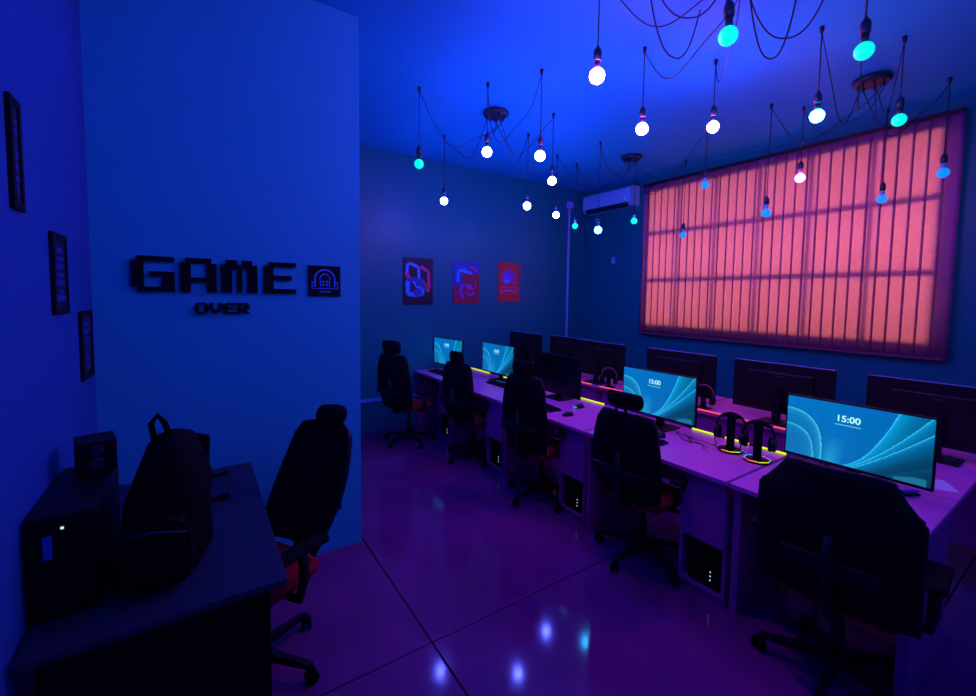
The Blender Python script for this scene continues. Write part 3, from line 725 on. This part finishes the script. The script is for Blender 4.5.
# pixel of bulb, height of the bulb centre, kind, canopy, swag depth
B = [((419, 164), 2.92, 'green', 'w', .35, 'green cyan hanging bulb, farthest left of all, above the poster wall'),
     ((487, 152), 3.00, 'violet', 'w', .25, 'white blue bulb hanging directly below the poster side canopy'),
     ((540, 156), 2.90, 'violet', 'w', .35, 'white blue bulb right of the poster side canopy'),
     ((444, 201), 2.84, 'violet', 'w', .3, 'low white blue bulb hanging before the wall left of the posters'),
     ((552, 181), 2.92, 'violet', 'w', .3, 'white blue bulb just above the edge of ceiling and poster wall'),
     ((527, 206), 2.78, 'violet', 'w', .3, 'white blue bulb hanging low above the rightmost poster'),
     ((556, 215), 2.82, 'violet', 'x', .3, 'small white blue bulb beside the pale conduit'),
     ((575, 226), 2.74, 'teal', 'x', .3, 'tiny teal bulb just right of the conduit'),
     ((598, 230), 2.56, 'white', 'x', .3, 'bright icy bulb hanging below the air conditioner'),
     ((634, 221), 2.76, 'teal', 'x', .06, 'small teal bulb below the right end of the air conditioner'),
     ((683, 235), 2.61, 'azure', 'x', .35, 'lowest azure bulb before the left part of the blind'),
     ((705, 185), 2.98, 'azure', 'x', .3, 'azure bulb before the upper left of the blind'),
     ((597, 76), 3.00, 'magenta', 'n', .25, 'large white violet bulb hanging alone in the upper middle'),
     ((642, 129), 3.00, 'magenta', 'n', .3, 'white violet bulb left of the magenta patch of ceiling'),
     ((713, 127), 3.08, 'magenta', 'n', .3, 'white violet bulb before the magenta patch of ceiling'),
     ((728, 36), 2.97, 'green', 'n', .3, 'largest green cyan bulb at the top of the photo'),
     ((864, 51), 3.00, 'green', 'y', .35, 'green cyan bulb high at the upper right'),
     ((817, 116), 3.00, 'white', 'y', .35, 'bright icy bulb above the middle of the blind'),
     ((899, 120), 3.02, 'green', 'y', .3, 'small green cyan bulb just above the blind at the right'),
     ((766, 213), 2.58, 'azure', 'y', .35, 'azure bulb hanging low before the middle of the blind'),
     ((800, 178), 2.92, 'orchid', 'y', .3, 'orchid pink bulb before the middle of the blind'),
     ((882, 199), 2.74, 'azure', 'y', .25, 'azure bulb before the right part of the blind'),
     ((943, 173), 2.82, 'azure', 'y', .35, 'azure bulb farthest right of all before the blind edge')]
for k in range(7):  # unseen cluster added behind the camera to brighten the blue wall
    a = 2*PI*k/7+.3; B.append(((2.45+.75*math.cos(a), -1.0+.7*math.sin(a)), 2.85+.05*(k % 3), 'violet' if k % 3 == 0 else ('green' if k % 3 == 1 else 'azure'), 'p', .3, 'added bulb of the unseen cluster behind the viewpoint'))
B += [((.95, .95), 2.95, 'violet', 'n', .3, 'added unseen bulb above the viewpoint nearer to the blue wall'), ((1.45, .45), 2.95, 'violet', 'n', .3, 'added unseen bulb above the viewpoint nearer to the desks'), ((.55, 1.25), 3.0, 'azure', 'n', .3, 'added unseen azure bulb above the dark table')]  # extra bulbs added above the view for more light on the lettered wall
for n_, ((px, py), zb, kind, can, swag, lb) in enumerate(B):
    if px < 20: p = Vector((px, py, zb))
    else: r_ = ray(px, py); p = Vector((0, 0, H)) + r_*((zb-H)/r_.z)
    small = kind in ('azure', 'orchid', 'teal')
    t = thing('pendant_lamp', lb, 'hanging lamp', (p.x, p.y, ZC), 0, 'added bulbs of the unseen cluster behind the viewpoint' if can == 'p' else 'bulbs hanging on cords')
    d = zb-ZC; R_ = .040 if small else .042
    bm = bmesh.new()      # bulb: neck flowing into a globe
    lathe(bm, [(R_*math.sin(a), R_*math.cos(a)) for a in [PI*(.13+.87*k/14) for k in range(14)]] + [(0, -R_)], 22, Matrix.Translation((0, 0, d))); obj('bulb', bm, BULB[kind], t)
    bm = bmesh.new(); lathe(bm, [(.016, R_+.045), (.017, R_+.02), (R_*math.sin(.13*PI)+.001, R_*math.cos(.13*PI)), (R_*math.sin(.13*PI)-.003, R_*math.cos(.13*PI)-.001)], 16, Matrix.Translation((0, 0, d))); obj('bulb_neck', bm, M['socket' if not small else 'white'], t)
    bm = bmesh.new(); s0 = d+R_+.038
    lathe(bm, [(.019, s0), (.023, s0+.004), (.023, s0+.045), (.020, s0+.062), (.010, s0+.072), (.006, s0+.085)], 16); so = obj('socket', bm, M['socket'], t)
    bm = bmesh.new(); lathe(bm, [(.004, -.05), (.012, -.03), (.014, 0)], 10); obj('ceiling_hook', bm, M['cord'], t)
    bm = bmesh.new(); tube(bm, [(0, 0, s0+.08), (.002, .001, (s0-.03)/2), (0, 0, -.035)], .0036, 6)
    cx_, cy_ = CAN[can]; a = 2*PI*(n_ % 7)/7; e = Vector((cx_+.085*math.cos(a)-p.x, cy_+.085*math.sin(a)-p.y, -.07))
    pts = []
    for k in range(25):
        u = k/24; q = e*u; q.z = -.035*(1-u)-.07*u - swag*4*u*(1-u)*(1+.25*math.sin(2*PI*u+n_)); pts.append(q)
    tube(bm, pts, .0034, 6); obj('cord', bm, M['cord'], t)
# spare cord loops hanging at the top
bm = bmesh.new()
for (ax, ay), (bx, by), sg in (((650, -30), (730, -30), .30), ((745, -20), (835, -30), .40), ((748, -25), (800, -20), .52), ((648, -20), (700, 10), .42)):
    A_, B_ = ray(ax, ay), ray(bx, by); A_ = Vector((0, 0, H))+A_*((ZC-.01-H)/A_.z); B_ = Vector((0, 0, H))+B_*((ZC-.01-H)/B_.z)
    pts = []
    for k in range(31):
        u = k/30; q = A_.lerp(B_, u); q.z -= sg*.85*(1-abs(2*u-1)**2.4); pts.append(q)
    tube(bm, pts, .0042, 6)
tag(obj('slack_cord', bm, M['cord']), 'slack dark cord loops hanging from the ceiling at the top edge', 'cord')['kind'] = 'stuff'

# ------------------------------------------------------------------ outside, world, camera
w = bpy.data.worlds.new('World'); bpy.context.scene.world = w; w.use_nodes = True
nt = w.node_tree; bg = nt.nodes['Background']; bg.inputs['Color'].default_value = (1, .86, .80, 1); bg.inputs['Strength'].default_value = 3.9
sun = bpy.data.lights.new('daylight', 'SUN'); sun.energy = 19; sun.angle = math.radians(16); sun.color = (1, .86, .78)
so = bpy.data.objects.new('daylight', sun); C.objects.link(so); so.rotation_euler = Vector((-1, .06, .02)).to_track_quat('-Z', 'Y').to_euler()
cam = bpy.data.cameras.new('camera'); co = bpy.data.objects.new('camera', cam); C.objects.link(co)
cam.sensor_width = 36; cam.sensor_fit = 'HORIZONTAL'; cam.lens = 431/976*36
cam.shift_x = (488-487)/976; cam.shift_y = (324-348)/976; cam.clip_start = .02
Rm = Matrix(((Xv.x, Xv.y, Xv.z), (Yv.x, Yv.y, Yv.z), (Zv.x, Zv.y, Zv.z))).to_4x4()
co.matrix_world = Matrix.Translation((0, 0, H)) @ Rm
sc = bpy.context.scene; sc.camera = co
sc.view_settings.view_transform = 'Standard'; sc.view_settings.look = 'None'; sc.view_settings.exposure = 0; sc.view_settings.gamma = 1
sc.view_settings.use_curve_mapping = False
sc.cycles.max_bounces = 6; sc.cycles.diffuse_bounces = 4; sc.cycles.transparent_max_bounces = 8
sc.cycles.sample_clamp_indirect = 4; sc.cycles.use_denoising = True
